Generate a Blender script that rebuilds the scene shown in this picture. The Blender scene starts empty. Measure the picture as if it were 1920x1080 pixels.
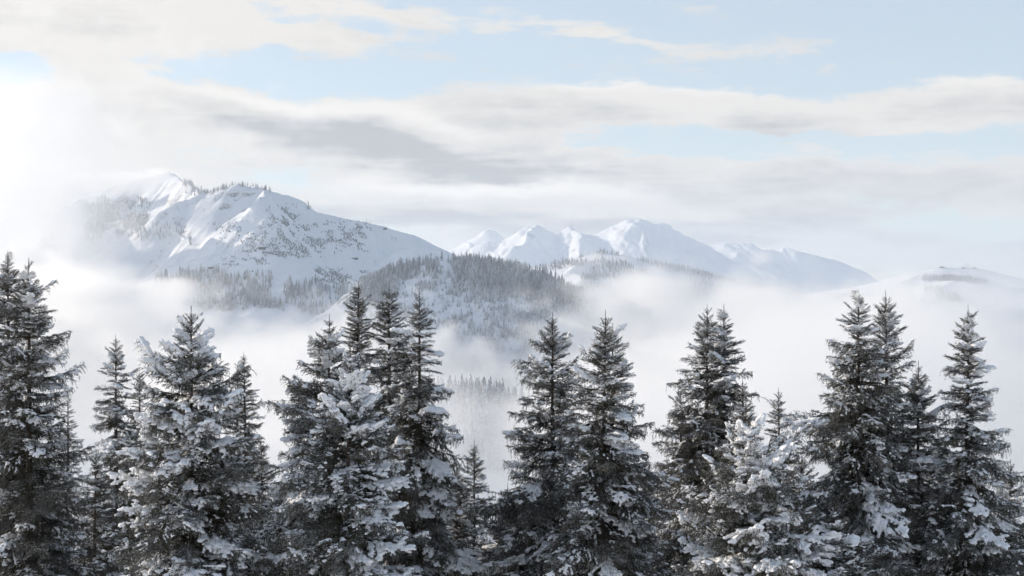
import bpy, math, random, time
import numpy as np
from mathutils import Matrix, Vector, Euler

T0 = time.time()
random.seed(7)
RNG = np.random.default_rng(11)
scene = bpy.context.scene
col = scene.collection
R = math.radians

# ------------------------------------------------------------------ camera
F = 2667.0                                   # focal length in pixels of a 1920 wide frame (50 mm on 36 mm)
cam_data = bpy.data.cameras.new('camera')
cam_data.sensor_width = 36.0
cam_data.lens = 50.0
cam_data.clip_start = 0.5
cam_data.clip_end = 120000.0
cam = bpy.data.objects.new('camera', cam_data)
cam.rotation_euler = (R(90), 0, 0)
col.objects.link(cam)
scene.camera = cam

# ------------------------------------------------------------------ render settings
scene.render.engine = 'CYCLES'
cy = scene.cycles
cy.use_adaptive_sampling = True
cy.adaptive_threshold = 0.03
cy.use_denoising = True
cy.max_bounces = 14
cy.diffuse_bounces = 3
cy.glossy_bounces = 1
cy.transmission_bounces = 1
cy.transparent_max_bounces = 4
cy.volume_bounces = 14
cy.volume_step_rate = 3.0
cy.volume_max_steps = 256
scene.view_settings.view_transform = 'Standard'
scene.view_settings.look = 'None'
scene.view_settings.gamma = 1.0
scene.view_settings.use_curve_mapping = False
scene.view_settings.exposure = 0.74

SUN_AZ, SUN_EL = -71.0, 18.0                 # degrees; azimuth from the view direction (+Y) towards +X
SUN_DIR = Vector((math.sin(R(SUN_AZ)) * math.cos(R(SUN_EL)), math.cos(R(SUN_AZ)) * math.cos(R(SUN_EL)), math.sin(R(SUN_EL))))
sun_data = bpy.data.lights.new('sun', 'SUN')
sun_data.energy = 2.8
sun_data.angle = R(0.6)
sun_data.color = (1.0, 0.87, 0.72)
sun = bpy.data.objects.new('sun', sun_data)
sun.rotation_euler = SUN_DIR.to_track_quat('Z', 'Y').to_euler()
col.objects.link(sun)


# ------------------------------------------------------------------ node helper
class V:
    """A shader value with arithmetic, so node graphs can be written as formulas."""
    def __init__(self, g, s): self.g, self.s = g, s
    def _m(self, op, *a): return self.g.math(op, self, *a)
    def __add__(self, o): return self._m('ADD', o)
    __radd__ = __add__
    def __sub__(self, o): return self._m('SUBTRACT', o)
    def __rsub__(self, o): return self.g.math('SUBTRACT', o, self)
    def __mul__(self, o): return self._m('MULTIPLY', o)
    __rmul__ = __mul__
    def __truediv__(self, o): return self._m('DIVIDE', o)
    def __neg__(self): return self._m('MULTIPLY', -1.0)


class G:
    def __init__(self, tree): self.t = tree
    def node(self, kind, **kw):
        n = self.t.nodes.new(kind)
        for k, v in kw.items(): setattr(n, k, v)
        return n
    def put(self, sock, v):
        if isinstance(v, V): self.t.links.new(v.s, sock)
        elif v is not None: sock.default_value = v
    def math(self, op, a, b=None, c=None, clamp=False):
        n = self.node('ShaderNodeMath', operation=op, use_clamp=clamp)
        self.put(n.inputs[0], a)
        if b is not None: self.put(n.inputs[1], b)
        if c is not None: self.put(n.inputs[2], c)
        return V(self, n.outputs[0])
    def clamp(self, a): return self.math('ADD', a, 0.0, clamp=True)
    def exp(self, a): return self.math('EXPONENT', a)
    def smooth(self, a, lo, hi):
        n = self.node('ShaderNodeMapRange', interpolation_type='SMOOTHSTEP')
        self.put(n.inputs[0], a); self.put(n.inputs[1], lo); self.put(n.inputs[2], hi)
        return V(self, n.outputs[0])
    def xyz(self, v):
        n = self.node('ShaderNodeSeparateXYZ'); self.put(n.inputs[0], v)
        return [V(self, o) for o in n.outputs]
    def vec(self, x, y, z):
        n = self.node('ShaderNodeCombineXYZ')
        for i, a in enumerate((x, y, z)): self.put(n.inputs[i], a)
        return V(self, n.outputs[0])
    def noise(self, vec, scale, detail=5.0, rough=0.55, dist=0.0, lac=2.0):
        n = self.node('ShaderNodeTexNoise')
        self.put(n.inputs['Vector'], vec); self.put(n.inputs['Scale'], scale); self.put(n.inputs['Detail'], detail)
        self.put(n.inputs['Roughness'], rough); self.put(n.inputs['Distortion'], dist); self.put(n.inputs['Lacunarity'], lac)
        return V(self, n.outputs[0])
    def mix(self, f, a, b):
        n = self.node('ShaderNodeMix', data_type='RGBA')
        self.put(n.inputs[0], f)
        for s, v in ((n.inputs[6], a), (n.inputs[7], b)):
            if isinstance(v, V): self.put(s, v)
            else: s.default_value = (*v, 1.0) if len(v) == 3 else v
        return V(self, n.outputs[2])
    def scale(self, c, f):
        n = self.node('ShaderNodeVectorMath', operation='SCALE')
        self.put(n.inputs[0], c); self.put(n.inputs['Scale'], f)
        return V(self, n.outputs[0])
    def attr(self, name):
        n = self.node('ShaderNodeAttribute', attribute_name=name)
        return V(self, n.outputs['Fac'])


# ------------------------------------------------------------------ sky: Nishita plus cloud decks
world = bpy.data.worlds.new('World')
scene.world = world
world.use_nodes = True
wt = world.node_tree
wt.nodes.clear()
g = G(wt)
sky = g.node('ShaderNodeTexSky', sky_type='NISHITA', sun_disc=False)
sky.sun_elevation = R(SUN_EL)
sky.sun_rotation = R(SUN_AZ)
sky.altitude = 1500
sky.air_density = 1.0
sky.dust_density = 1.2
sky.ozone_density = 1.0
gen = g.node('ShaderNodeTexCoord').outputs['Generated']
D = V(g, gen)
dx, dy, dz = g.xyz(D)
az = g.math('ARCTAN2', dx, dy)
el = g.math('ARCSINE', dz)
flat = g.vec(dx, dy, dz * 4.0)                       # clouds seen low over the horizon are drawn out sideways
warp = g.noise(flat, 7.0, 5.0, 0.6)
warp2 = g.noise(g.vec(dx, dy, dz * 3.0 + 7.3), 9.0, 6.0, 0.6)
az_w = az + (warp - 0.5) * 0.11
el_w = el + (warp2 - 0.5) * 0.042


def blob(px, py, rx, ry, w, tilt=0.0):
    """A cloud bank at a direction of the sky: a soft-edged ellipse in azimuth and elevation."""
    a0 = math.atan2(px - 960, F)
    e0 = math.atan2(540 - py, math.hypot(F, px - 960))
    c, s = math.cos(R(tilt)), math.sin(R(tilt))
    u, v = az_w - a0, el_w - e0
    uu = (u * c + v * s) * (F / rx)
    vv = (v * c - u * s) * (F / ry)
    q = uu * uu + vv * vv
    return g.exp(-(q * g.math('SQRT', q + 0.02))) * w


def blobs(rows):
    t = None
    for r in rows:
        b = blob(*r)
        t = b if t is None else t + b
    return t


n_big = g.noise(flat, 6.5, 8.0, 0.6, 0.25)
n_fine = g.noise(g.vec(dx, dy, dz * 5.0), 17.0, 9.0, 0.62, 0.3)
n_streak = g.noise(g.vec(dx, dy, dz * 13.0 + 2.0), 11.0, 8.0, 0.6, 0.2)
n_det = g.noise(g.vec(dx, dy, dz * 2.6 + 4.0), 48.0, 8.0, 0.62, 0.4)
dens = (n_big - 0.5) * 1.5 + (n_fine - 0.5) * 1.5 + (n_det - 0.5) * 1.2 + (n_streak - 0.5) * 0.7
cover = blobs([
    (240, 58, 420, 50, 0.85, -1), (620, 84, 150, 20, 0.35, -2), (60, 20, 260, 60, 0.4), (780, 34, 300, 20, 0.36, -6), (1080, 55, 160, 14, 0.18, -10), (460, 5, 420, 20, 0.3),
    (80, 270, 300, 165, 0.95), (320, 190, 200, 60, 0.45, -12),
    (640, 248, 460, 66, 0.9, -9), (980, 300, 260, 44, 0.5, -6),
    (1250, 198, 450, 46, 0.85, -4), (960, 218, 240, 40, 0.5, -2), (1560, 225, 200, 36, 0.5, -6),
    (1500, 104, 260, 20, 0.30, -6), (1180, 80, 160, 14, 0.2, -10),
    (1850, 183, 180, 48, 0.75, -2), (1700, 325, 360, 46, 0.62, -4), (1350, 320, 190, 36, 0.5, -4), (1900, 360, 200, 40, 0.4),
    (880, 385, 420, 52, 0.95, -3), (1230, 392, 360, 40, 0.8, -4), (1500, 432, 200, 34, 0.7), (1480, 375, 120, 22, 0.4),
    (1800, 480, 420, 36, 0.45), (900, 475, 900, 40, 0.5), (1640, 395, 400, 14, 0.15),
    (720, 145, 430, 34, -0.35, -4), (20, 135, 110, 26, -0.75, 0), (360, 130, 170, 22, -0.4, -4), (1800, 60, 260, 70, -0.3), (1230, 285, 200, 13, -0.3, -2), (1760, 418, 260, 17, -0.45), (1650, 262, 260, 13, -0.4, -3),
])
mask = g.smooth(dens * 0.70 + cover - 0.26 + g.smooth(el, 0.21, 0.40) * 0.10, -0.13, 0.28)
thick = blobs([
    (560, 240, 250, 36, 0.85, -9), (720, 288, 320, 30, 0.8, -8), (960, 310, 210, 30, 1.0, -5),
    (760, 395, 200, 18, 0.5, -3), (1000, 428, 420, 24, 1.0, -3), (640, 420, 120, 30, 0.5, -10), (1440, 432, 170, 26, 0.8), (1560, 400, 200, 20, 0.4), (1230, 232, 460, 24, 0.42, -5), (1500, 232, 160, 22, 0.45, -4), (1860, 205, 160, 28, 0.5),
    (1720, 350, 330, 34, 0.55), (1600, 310, 200, 20, 0.35), (40, 40, 200, 24, 0.3), (60, 100, 130, 16, 0.35), (1300, 350, 160, 30, 0.4), (330, 240, 100, 30, 0.3), (150, 275, 60, 26, 0.3), (20, 290, 40, 24, 0.3), (1850, 460, 300, 40, 0.35),
])
grey = g.clamp((n_det - 0.5) * 0.7 + thick * ((n_fine - 0.5) * 1.6 + (n_streak - 0.5) * 2.2 + 0.85) + (n_big - 0.54) * 1.5 + (n_fine - 0.5) * 0.7)
sunward = g.clamp(dx * SUN_DIR.x + dy * SUN_DIR.y + dz * SUN_DIR.z)
glow = g.math('POWER', sunward, 3.0)
CLOUD = 4.9
cloud_white = g.scale(g.mix(glow, (1.0, 0.965, 0.92), (1.0, 0.95, 0.89)), CLOUD)
cloud_grey = g.scale(g.mix(glow, (0.955, 0.975, 1.0), (0.985, 0.975, 0.965)), CLOUD * 0.61)
lit = blobs([(800, 352, 260, 15, 0.14, -3), (1040, 362, 300, 14, 0.12, -3), (520, 196, 200, 16, 0.12, -12), (760, 222, 200, 14, 0.10, -9), (1200, 160, 320, 14, 0.10, -3), (1840, 145, 160, 12, 0.08)])
cloud = g.scale(g.mix(grey, cloud_white, cloud_grey), lit + 1.0)
cloud = g.scale(cloud, glow * 0.10 + 1.0)
skyc = V(g, sky.outputs[0])
blue = g.mix(0.62 - g.smooth(el, 0.16, 0.60) * 0.36, g.scale(skyc, 1.12), (3.75, 4.1, 4.35))     # thin high veil over the clear sky
final = g.mix(mask, blue, cloud)
bg = g.node('ShaderNodeBackground')
g.put(bg.inputs['Color'], final)
bg.inputs['Strength'].default_value = 0.105
out = g.node('ShaderNodeOutputWorld')
wt.links.new(bg.outputs[0], out.inputs['Surface'])


# ------------------------------------------------------------------ numpy noise
def _hash(ix, iy, iz, seed):
    h = (ix.astype(np.int64) * 374761393 + iy.astype(np.int64) * 668265263 + iz.astype(np.int64) * 2147483647 + seed * 974634777) & 0xFFFFFFFF
    h = ((h ^ (h >> 13)) * 1274126177) & 0xFFFFFFFF
    h = (h ^ (h >> 16)) & 0xFFFFFFFF
    return h.astype(np.float64) / 4294967295.0


def vnoise(x, y, z=None, seed=0):
    if z is None: z = np.zeros_like(x)
    xi, yi, zi = np.floor(x), np.floor(y), np.floor(z)
    fx, fy, fz = x - xi, y - yi, z - zi
    fx, fy, fz = [f * f * f * (f * (f * 6 - 15) + 10) for f in (fx, fy, fz)]
    r = 0
    for a in (0, 1):
        for b in (0, 1):
            for c in (0, 1):
                w = (fx if a else 1 - fx) * (fy if b else 1 - fy) * (fz if c else 1 - fz)
                r = r + w * _hash(xi + a, yi + b, zi + c, seed)
    return r * 2 - 1


def fbm(x, y, z=None, oct=5, seed=0, gain=0.5):
    a, t, n = 1.0, 0.0, 0.0
    for o in range(oct):
        t = t + a * vnoise(x, y, z, seed + o * 17)
        n += a; a *= gain
        x, y = x * 1.6 + y * 1.2 + 3.1, y * 1.6 - x * 1.2 + 1.7
        if z is not None: z = z * 2.0 + 5.3
    return t / n


def ridged(x, y, oct=5, seed=0, gain=0.5):
    a, t, n = 1.0, 0.0, 0.0
    for o in range(oct):
        t = t + a * (1 - 2 * np.abs(vnoise(x, y, None, seed + o * 31)))
        n += a; a *= gain
        x, y = x * 1.6 + y * 1.2 + 3.1, y * 1.6 - x * 1.2 + 1.7
    return t / n


def sstep(x, a, b):
    t = np.clip((x - a) / (b - a), 0, 1)
    return t * t * (3 - 2 * t)


def P(px, py, d):
    return ((px - 960) / F * d, d, (540 - py) / F * d)


def to_px(x, y, z):
    return 960 + x / y * F, 540 - z / y * F


def ridge_height(x, y, lines):
    """Height of a mountain given as crest lines: each row (points, slope, power); the ground falls away from the crest."""
    best = np.full(x.shape, -1e9)
    for pts, slope, power in lines:
        for (x0, y0, z0), (x1, y1, z1) in zip(pts[:-1], pts[1:]):
            ex, ey = x1 - x0, y1 - y0
            t = np.clip(((x - x0) * ex + (y - y0) * ey) / (ex * ex + ey * ey + 1e-9), 0, 1)
            d = np.hypot(x - x0 - t * ex, y - y0 - t * ey)
            h = z0 + t * (z1 - z0) - slope * 100.0 * (d / 100.0) ** power
            best = np.maximum(best, h)
    return best


def link(o, parent=None):
    col.objects.link(o)
    if parent is not None: o.parent = parent
    return o


def mesh_from(name, verts, faces, mats=(), smooth=True, attrs=None, matidx=None):
    """faces: an (n,3) or (n,4) integer array."""
    verts = np.asarray(verts, dtype=np.float32); faces = np.asarray(faces, dtype=np.int32)
    m = bpy.data.meshes.new(name)
    n, k = faces.shape
    m.vertices.add(len(verts)); m.vertices.foreach_set('co', verts.ravel())
    m.loops.add(n * k); m.loops.foreach_set('vertex_index', faces.ravel())
    m.polygons.add(n); m.polygons.foreach_set('loop_start', np.arange(0, n * k, k, dtype=np.int32))
    m.polygons.foreach_set('use_smooth', np.full(n, bool(smooth)))
    if matidx is not None: m.polygons.foreach_set('material_index', np.asarray(matidx, dtype=np.int32))
    for a, v in (attrs or {}).items():
        at = m.attributes.new(a, 'FLOAT', 'POINT'); at.data.foreach_set('value', np.asarray(v, dtype=np.float32).ravel())
    m.update(calc_edges=True)
    for mm in mats: m.materials.append(mm)
    return m


def grid_faces(nu, nv):
    i = np.arange(nu * nv).reshape(nu, nv)
    return np.stack([i[:-1, :-1], i[1:, :-1], i[1:, 1:], i[:-1, 1:]], -1).reshape(-1, 4)


def tag(o, label=None, cat=None, group=None, kind=None):
    if label: o['label'] = label
    if cat: o['category'] = cat
    if group: o['group'] = group
    if kind: o['kind'] = kind
    return o


# ------------------------------------------------------------------ materials
def new_mat(name):
    m = bpy.data.materials.new(name); m.use_nodes = True
    m.node_tree.nodes.clear()
    gg = G(m.node_tree)
    b = gg.node('ShaderNodeBsdfPrincipled')
    o = gg.node('ShaderNodeOutputMaterial')
    m.node_tree.links.new(b.outputs[0], o.inputs['Surface'])
    return m, gg, b


def bump(gg, b, height, strength, distance):
    n = gg.node('ShaderNodeBump')
    n.inputs['Strength'].default_value = strength
    n.inputs['Distance'].default_value = distance
    gg.put(n.inputs['Height'], height)
    gg.t.links.new(n.outputs[0], b.inputs['Normal'])


def mat_simple(name, color, rough=0.8, bump_scale=None, bump_dist=0.02, vary=0.25):
    m, gg, b = new_mat(name)
    pos = V(gg, gg.node('ShaderNodeTexCoord').outputs['Object'])
    nz = gg.noise(pos, bump_scale or 3.0, 5.0, 0.6)
    c2 = tuple(c * (1 - vary) for c in color)
    gg.put(b.inputs['Base Color'], gg.mix(nz, color, c2))
    b.inputs['Roughness'].default_value = rough
    if bump_scale: bump(gg, b, nz, 0.6, bump_dist)
    return m


def mat_terrain(name, rock_lo, rock_hi, scale):
    """Snow that lies on the gentler ground, grey rock where attribute 'rock' says the face is too steep to hold it."""
    m, gg, b = new_mat(name)
    pos = V(gg, gg.node('ShaderNodeNewGeometry').outputs['Position'])
    n1 = gg.noise(pos, scale, 8.0, 0.62)
    n2 = gg.noise(pos, scale * 4.5, 6.0, 0.6)
    n3 = gg.noise(gg.vec(*[c * k for c, k in zip(gg.xyz(pos), (1.0, 1.0, 2.5))]), scale * 9.0, 5.0, 0.65)
    rk = gg.smooth(gg.attr('rock') + (n1 - 0.5) * 0.8 + (n2 - 0.5) * 0.8 + (n3 - 0.5) * 0.7, rock_lo, rock_hi)
    rock = gg.mix(n2, (0.20, 0.19, 0.185), (0.36, 0.345, 0.33))
    snow = gg.mix(n1, (0.82, 0.83, 0.85), (0.87, 0.875, 0.885))
    gg.put(b.inputs['Base Color'], gg.mix(rk, snow, rock))
    b.inputs['Roughness'].default_value = 0.75
    b.inputs['Specular IOR Level'].default_value = 0.2
    bump(gg, b, n1 + n2 * 0.4, 0.55, 0.12 / scale)
    return m


M_terrain = mat_terrain('snow_and_rock', 0.62, 0.95, 0.03)
M_far = mat_terrain('far_snow_and_rock', 0.62, 0.98, 0.006)


# ------------------------------------------------------------------ terrain
def crest(*pts): return [P(*p) for p in pts]


def rock_attr(nu, nv, X, Y, Z):
    Z2 = Z.reshape(nu, nv); X2 = X.reshape(nu, nv); Y2 = Y.reshape(nu, nv)
    gx = np.gradient(Z2, axis=0) / np.gradient(X2, axis=0)
    gy = np.gradient(Z2, axis=1) / np.gradient(Y2, axis=1)
    return np.hypot(gx, gy).ravel()


def terrain(name, hfun, x0, x1, y0, y1, step, mat, rockfun=None):
    xs = np.arange(x0, x1 + step, step); ys = np.arange(y0, y1 + step, step)
    X, Y = [a.ravel() for a in np.meshgrid(xs, ys, indexing='ij')]
    Z = hfun(X, Y)
    sl = rock_attr(len(xs), len(ys), X, Y, Z)
    rk = sl if rockfun is None else rockfun(X, Y, Z, sl)
    o = link(bpy.data.objects.new(name, mesh_from(name, np.stack([X, Y, Z], 1), grid_faces(len(xs), len(ys)), [mat], True, {'rock': rk})))
    tag(o, kind='structure')
    return o


# the great snow mountain on the left, 3.3 to 4.3 km away
LM = [
    (crest((-200, 470, 4500), (60, 420, 4400), (150, 372, 4250), (230, 345, 4250), (300, 326, 4250), (318, 322, 4230), (340, 336, 4150), (362, 352, 4060), (385, 361, 4000),
           (398, 363, 3960), (415, 355, 3920), (440, 345, 3900), (500, 354, 3900), (560, 374, 3900), (600, 397, 3900)), 0.98, 0.97),
    (crest((600, 397, 3900), (650, 411, 3900), (720, 424, 3900), (775, 441, 3850), (825, 465, 3800), (900, 500, 3700), (1000, 545, 3700)), 0.60, 1.0),
    (crest((436, 346, 3895), (415, 364, 3858), (400, 378, 3858), (375, 397, 3864), (352, 418, 3868), (330, 438, 3872), (300, 468, 3876)), 1.05, 1.0),
    (crest((412, 364, 3885), (385, 374, 3905), (360, 387, 3918), (335, 401, 3930), (312, 420, 3940)), 1.15, 1.0),
    (crest((402, 393, 3828), (376, 411, 3834), (352, 433, 3838), (330, 458, 3842)), 1.2, 1.0),
    (crest((500, 354, 3900), (492, 371, 3730), (470, 388, 3728), (450, 401, 3732), (430, 415, 3736), (400, 437, 3742), (375, 458, 3748), (345, 482, 3756)), 0.92, 1.0),
    (crest((235, 535, 3560), (262, 519, 3545), (300, 504, 3525), (340, 492, 3510), (400, 477, 3495), (450, 468, 3485), (492, 466, 3485), (545, 478, 3560)), 0.40, 1.05),
    (crest((385, 361, 4000), (360, 372, 3950), (330, 382, 3920), (300, 396, 3890)), 0.9, 1.0),
    (crest((150, 372, 4250), (165, 395, 4130), (200, 415, 4040), (250, 410, 3990), (290, 418, 3950), (330, 434, 3920)), 0.95, 1.0),
    (crest((150, 372, 4250), (128, 386, 4100), (110, 397, 3950), (92, 418, 3800), (80, 450, 3650)), 0.95, 1.0),  # unseen spur behind the mist, added to cast shade on the left face
    (crest((500, 354, 3900), (520, 395, 3800), (545, 440, 3700), (570, 480, 3610), (590, 540, 3500), (600, 580, 3430)), 0.72, 1.0),
    (crest((600, 397, 3900), (625, 440, 3790), (640, 490, 3690), (650, 530, 3590), (660, 570, 3500)), 0.60, 1.0),
    (crest((690, 420, 3900), (705, 470, 3760), (720, 520, 3640)), 0.50, 1.0),
    (crest((745, 466, 3690), (780, 460, 3700), (822, 467, 3720)), 0.8, 1.0),
]


def h_left(x, y):
    px = 960 + x / y * F
    wx = x + 9 * vnoise(x / 60, y / 60, None, 5); wy = y + 9 * vnoise(x / 60, y / 60, None, 6)
    h = ridge_height(wx, wy, LM)
    rough = 1.0 - 0.8 * sstep(px, 560, 680)
    dc = ridge_height(x, y, [(LM[0][0] + LM[1][0], 0.0, 1.0)]) - h
    top = np.clip(dc / 40.0, 0, 1)
    h = h + rough * (top * 0.85 + 0.15) * (7.0 * fbm(x / 70, y / 70, None, 5, 21, 0.5) + 5.0 * (1 - 0.6 * sstep(px, 400, 520)) * ridged((x - 0.6 * y) / 30, (x * .6 + y) / 130, 4, 44))
    # a low cliff band under the summit plateau
    cl = np.exp(-((px - 455) / 48.0) ** 4)
    zc = (540 - 364) / F * y
    h = h - cl * 5 * sstep(zc - h, -1.5, 2.5) * sstep(vnoise(x / 30, y / 30, None, 71), -0.7, 0.2)
    h = np.maximum(h, -420 + 30 * fbm(x / 300, y / 300, None, 3, 3))
    return h


def rock_left(X, Y, Z, sl):
    px, py = to_px(X, Y, Z)
    r = sl * 0.42
    r = r + 0.26 * np.exp(-((px - 455) / 48.0) ** 4 - ((py - 363) / 6.0) ** 2) * (0.4 + 0.9 * vnoise(X / 16, Y / 16, None, 72))
    r = r + 0.30 * np.exp(-((px - 225) / 65.0) ** 2 - ((py - 420) / 26.0) ** 2) + 0.10 * sstep(-px, -520, -420)
    r = r - 0.3 * sstep(px, 600, 700)
    return r


mountain_left = terrain('snow_mountain', h_left, -2100, 260, 2900, 4700, 5.0, M_terrain, rock_left)

# the wooded hill in the middle, 2.6 km away
WH = [
    (crest((560, 640, 2800), (640, 590, 2760), (668, 570, 2740), (690, 546, 2700), (715, 522, 2680), (740, 506, 2655), (765, 500, 2640), (790, 495, 2625), (812, 490, 2610), (835, 486, 2600), (880, 486, 2600),
           (940, 497, 2620), (1000, 513, 2620), (1060, 532, 2600), (1095, 552, 2580), (1120, 580, 2560), (1150, 615, 2550), (1200, 665, 2540), (1300, 760, 2500)), 0.62, 1.0),
    (crest((745, 505, 2655), (735, 545, 2570), (742, 600, 2480), (755, 660, 2400)), 0.75, 1.0),
    (crest((870, 487, 2600), (862, 530, 2540), (868, 580, 2465), (850, 640, 2390)), 0.75, 1.0),
    (crest((960, 504, 2620), (965, 560, 2520), (985, 615, 2430)), 0.75, 1.0),
]


def h_hill(x, y):
    wx = x + 10 * vnoise(x / 45, y / 45, None, 15); wy = y + 10 * vnoise(x / 45, y / 45, None, 16)
    h = ridge_height(wx, wy, WH)
    top = np.clip((ridge_height(x, y, [(WH[0][0], 0.0, 1.0)]) - h) / 25.0, 0, 1)
    h = h + (top * 0.85 + 0.15) * (11 * fbm(x / 60, y / 60, None, 6, 81, 0.58) + 4.0 * ridged(x / 18, y / 40, 3, 84))
    return np.maximum(h, -420 + 20 * fbm(x / 200, y / 200, None, 3, 3))


wooded_hill = terrain('wooded_hill', h_hill, -620, 420, 2150, 3000, 4.5, M_terrain, lambda X, Y, Z, sl: sl * 0.52 + 0.28 * sstep(fbm(X / 40, Y / 40, Z / 25, 4, 83), 0.05, 0.35))

# the lower wooded slope seen through the gap in the mist
FH = [(crest((740, 765, 1560), (800, 735, 1520), (850, 722, 1500), (900, 727, 1480), (960, 742, 1470), (1010, 770, 1460), (1080, 815, 1450)), 0.62, 1.0),
      (crest((880, 726, 1490), (890, 775, 1400), (905, 850, 1300)), 0.7, 1.0)]


def h_foot(x, y):
    h = ridge_height(x, y, FH)
    return np.maximum(h + 4 * fbm(x / 40, y / 40, None, 4, 61), -420)


lower_slope = terrain('lower_slope', h_foot, -420, 220, 1050, 1800, 6.0, M_terrain, lambda X, Y, Z, sl: sl * 0.5)

# the tree-lined ridge behind it, 5.5 km away
BR = [(crest((860, 520, 5600), (940, 506, 5600), (1000, 501, 5550), (1040, 495, 5500), (1075, 486, 5500), (1100, 478, 5500), (1130, 473, 5500), (1170, 480, 5450), (1230, 493, 5400), (1300, 508, 5350),
              (1360, 522, 5300), (1430, 542, 5250), (1500, 570, 5200), (1600, 620, 5200)), 0.42, 1.0),
      (crest((1105, 478, 5500), (1090, 492, 5400), (1070, 508, 5300)), 0.55, 1.0),
      (crest((1000, 501, 5500), (1060, 506, 5350), (1100, 520, 5200)), 0.4, 1.0)]


def h_back(x, y):
    h = ridge_height(x + 15 * vnoise(x / 90, y / 90, None, 9), y, BR)
    return np.maximum(h + 5 * fbm(x / 120, y / 120, None, 5, 91), -420)


back_ridge = terrain('tree_lined_ridge', h_back, -350, 1500, 4700, 6000, 11.0, M_terrain, lambda X, Y, Z, sl: sl * 0.4)

# the rounded hill with the masts on the right, 7 km away
RH = [(crest((1380, 560, 7400), (1500, 552, 7300), (1560, 544, 7250), (1640, 531, 7100), (1690, 519, 7000), (1730, 508, 7000), (1762, 501, 7000), (1800, 502.5, 7000), (1832, 503, 7000), (1870, 515, 7000),
              (1920, 531, 7000), (2000, 552, 7000), (2200, 600, 7000)), 0.24, 1.05),
      (crest((1735, 509, 6950), (1712, 519, 6850), (1690, 528, 6750)), 0.3, 1.0),
      (crest((1800, 503, 7000), (1795, 522, 6700), (1750, 545, 6400), (1700, 560, 6200)), 0.2, 1.0)]


def h_right(x, y):
    h = ridge_height(x, y, RH)
    h = h + 5 * fbm(x / 160, y / 160, None, 5, 101) + 3.0 * np.sin(h / 7.0) * sstep(fbm(x / 300, y / 300, None, 2, 8), -0.1, 0.4)
    return np.maximum(h, -420)


round_hill = terrain('rounded_hill', h_right, 900, 3300, 5500, 8000, 15.0, M_terrain, lambda X, Y, Z, sl: sl * 0.3)

# the far peaks, 13 to 16 km away
FP = [(crest((760, 520, 13000), (860, 478, 13000), (895, 462, 13000), (940, 452, 13000), (972, 440, 13000), (988, 428, 13000), (1003, 422.5, 13000), (1018, 430, 13000), (1040, 437, 13000), (1056, 443, 13000),
              (1066, 433, 13000), (1075, 427, 13000), (1086, 436, 13000), (1105, 440, 13000), (1130, 438, 13000), (1150, 424, 13000), (1170, 414, 13000), (1190, 410, 13000), (1204, 414, 13000), (1216, 421, 13000),
              (1230, 419, 13000), (1255, 422, 13000), (1275, 433, 13000), (1300, 448, 13000), (1325, 468, 13000), (1345, 492, 13000), (1370, 540, 13000)), 0.62, 0.98),
      (crest((1003, 423, 13000), (985, 445, 12600), (960, 470, 12250)), 0.8, 1.0),
      (crest((1075, 428, 13000), (1090, 455, 12550), (1100, 480, 12200)), 0.85, 1.0),
      (crest((1204, 415, 13000), (1216, 448, 12600), (1222, 490, 12300)), 1.0, 1.0),
      (crest((1255, 422, 13000), (1285, 460, 12650), (1310, 495, 12400)), 0.9, 1.0),
      (crest((1300, 510, 14200), (1330, 466, 14200), (1360, 456, 14200), (1385, 455, 14200), (1410, 460, 14200), (1440, 468, 14200), (1465, 470, 14200), (1478, 466, 14200), (1492, 473, 14200), (1520, 477, 14200),
              (1545, 484, 14200), (1570, 488, 14200), (1595, 502, 14200), (1625, 525, 14200), (1660, 560, 14200)), 0.55, 1.0)]
FQ = [(crest((840, 480, 16000), (880, 458, 16000), (898, 442, 16000), (912, 431, 16000), (924, 434, 16000), (945, 446, 16000), (985, 470, 16000)), 0.6, 1.0)]


def h_far(x, y):
    wx = x + 60 * vnoise(x / 260, y / 260, None, 25); wy = y + 60 * vnoise(x / 260, y / 260, None, 26)
    h = np.maximum(ridge_height(wx, wy, FP), ridge_height(x, y, FQ))
    c = np.maximum(ridge_height(x, y, [(a, 0.0, 1.0) for a, _, _ in FP[:1] + FP[-1:]]), 0)
    h = h + 30 * ridged((x + 0.4 * y) / 220, (y - 0.4 * x) / 400, 7, 121, 0.64) + 22 * fbm(x / 500, y / 500, None, 5, 131)
    return np.maximum(h, -500)


far_peaks = terrain('far_peaks', h_far, -900, 3700, 11700, 16300, 15.0, M_far, lambda X, Y, Z, sl: sl * 0.58)


# the ground: one sheet, from the slope the camera stands on down to the valley floor and out to the horizon
def h_ground(x, y):
    r = np.hypot(x, y)
    fall = np.clip(y + 10, 0, None)
    z = -1.7 - 0.47 * np.clip(fall, 0, 300) - 0.58 * np.clip(fall - 300, 0, 500)
    z = z - 0.02 * np.abs(x) * sstep(y, 0, 60)
    z = z + 1.3 * fbm(x / 16, y / 16, None, 4, 201) * sstep(r, 4, 20) + 14 * fbm(x / 180, y / 180, None, 3, 202) * sstep(r, 120, 500)
    z = z + 0.30 * np.clip(-10 - y, 0, 900)
    return np.maximum(z, -470)


rr = np.concatenate([np.linspace(0.3, 120, 90), np.geomspace(122, 20000, 110)])
th = np.linspace(0, 2 * math.pi, 181)
RR, TH = np.meshgrid(rr, th, indexing='ij')
gx, gy = (RR * np.sin(TH)).ravel(), (RR * np.cos(TH)).ravel()
ground = link(bpy.data.objects.new('ground', mesh_from('ground', np.stack([gx, gy, h_ground(gx, gy)], 1), grid_faces(*RR.shape), [M_terrain], True, {'rock': np.zeros(len(gx))})))
tag(ground, kind='structure')
print('terrain', round(time.time() - T0, 1))


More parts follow.
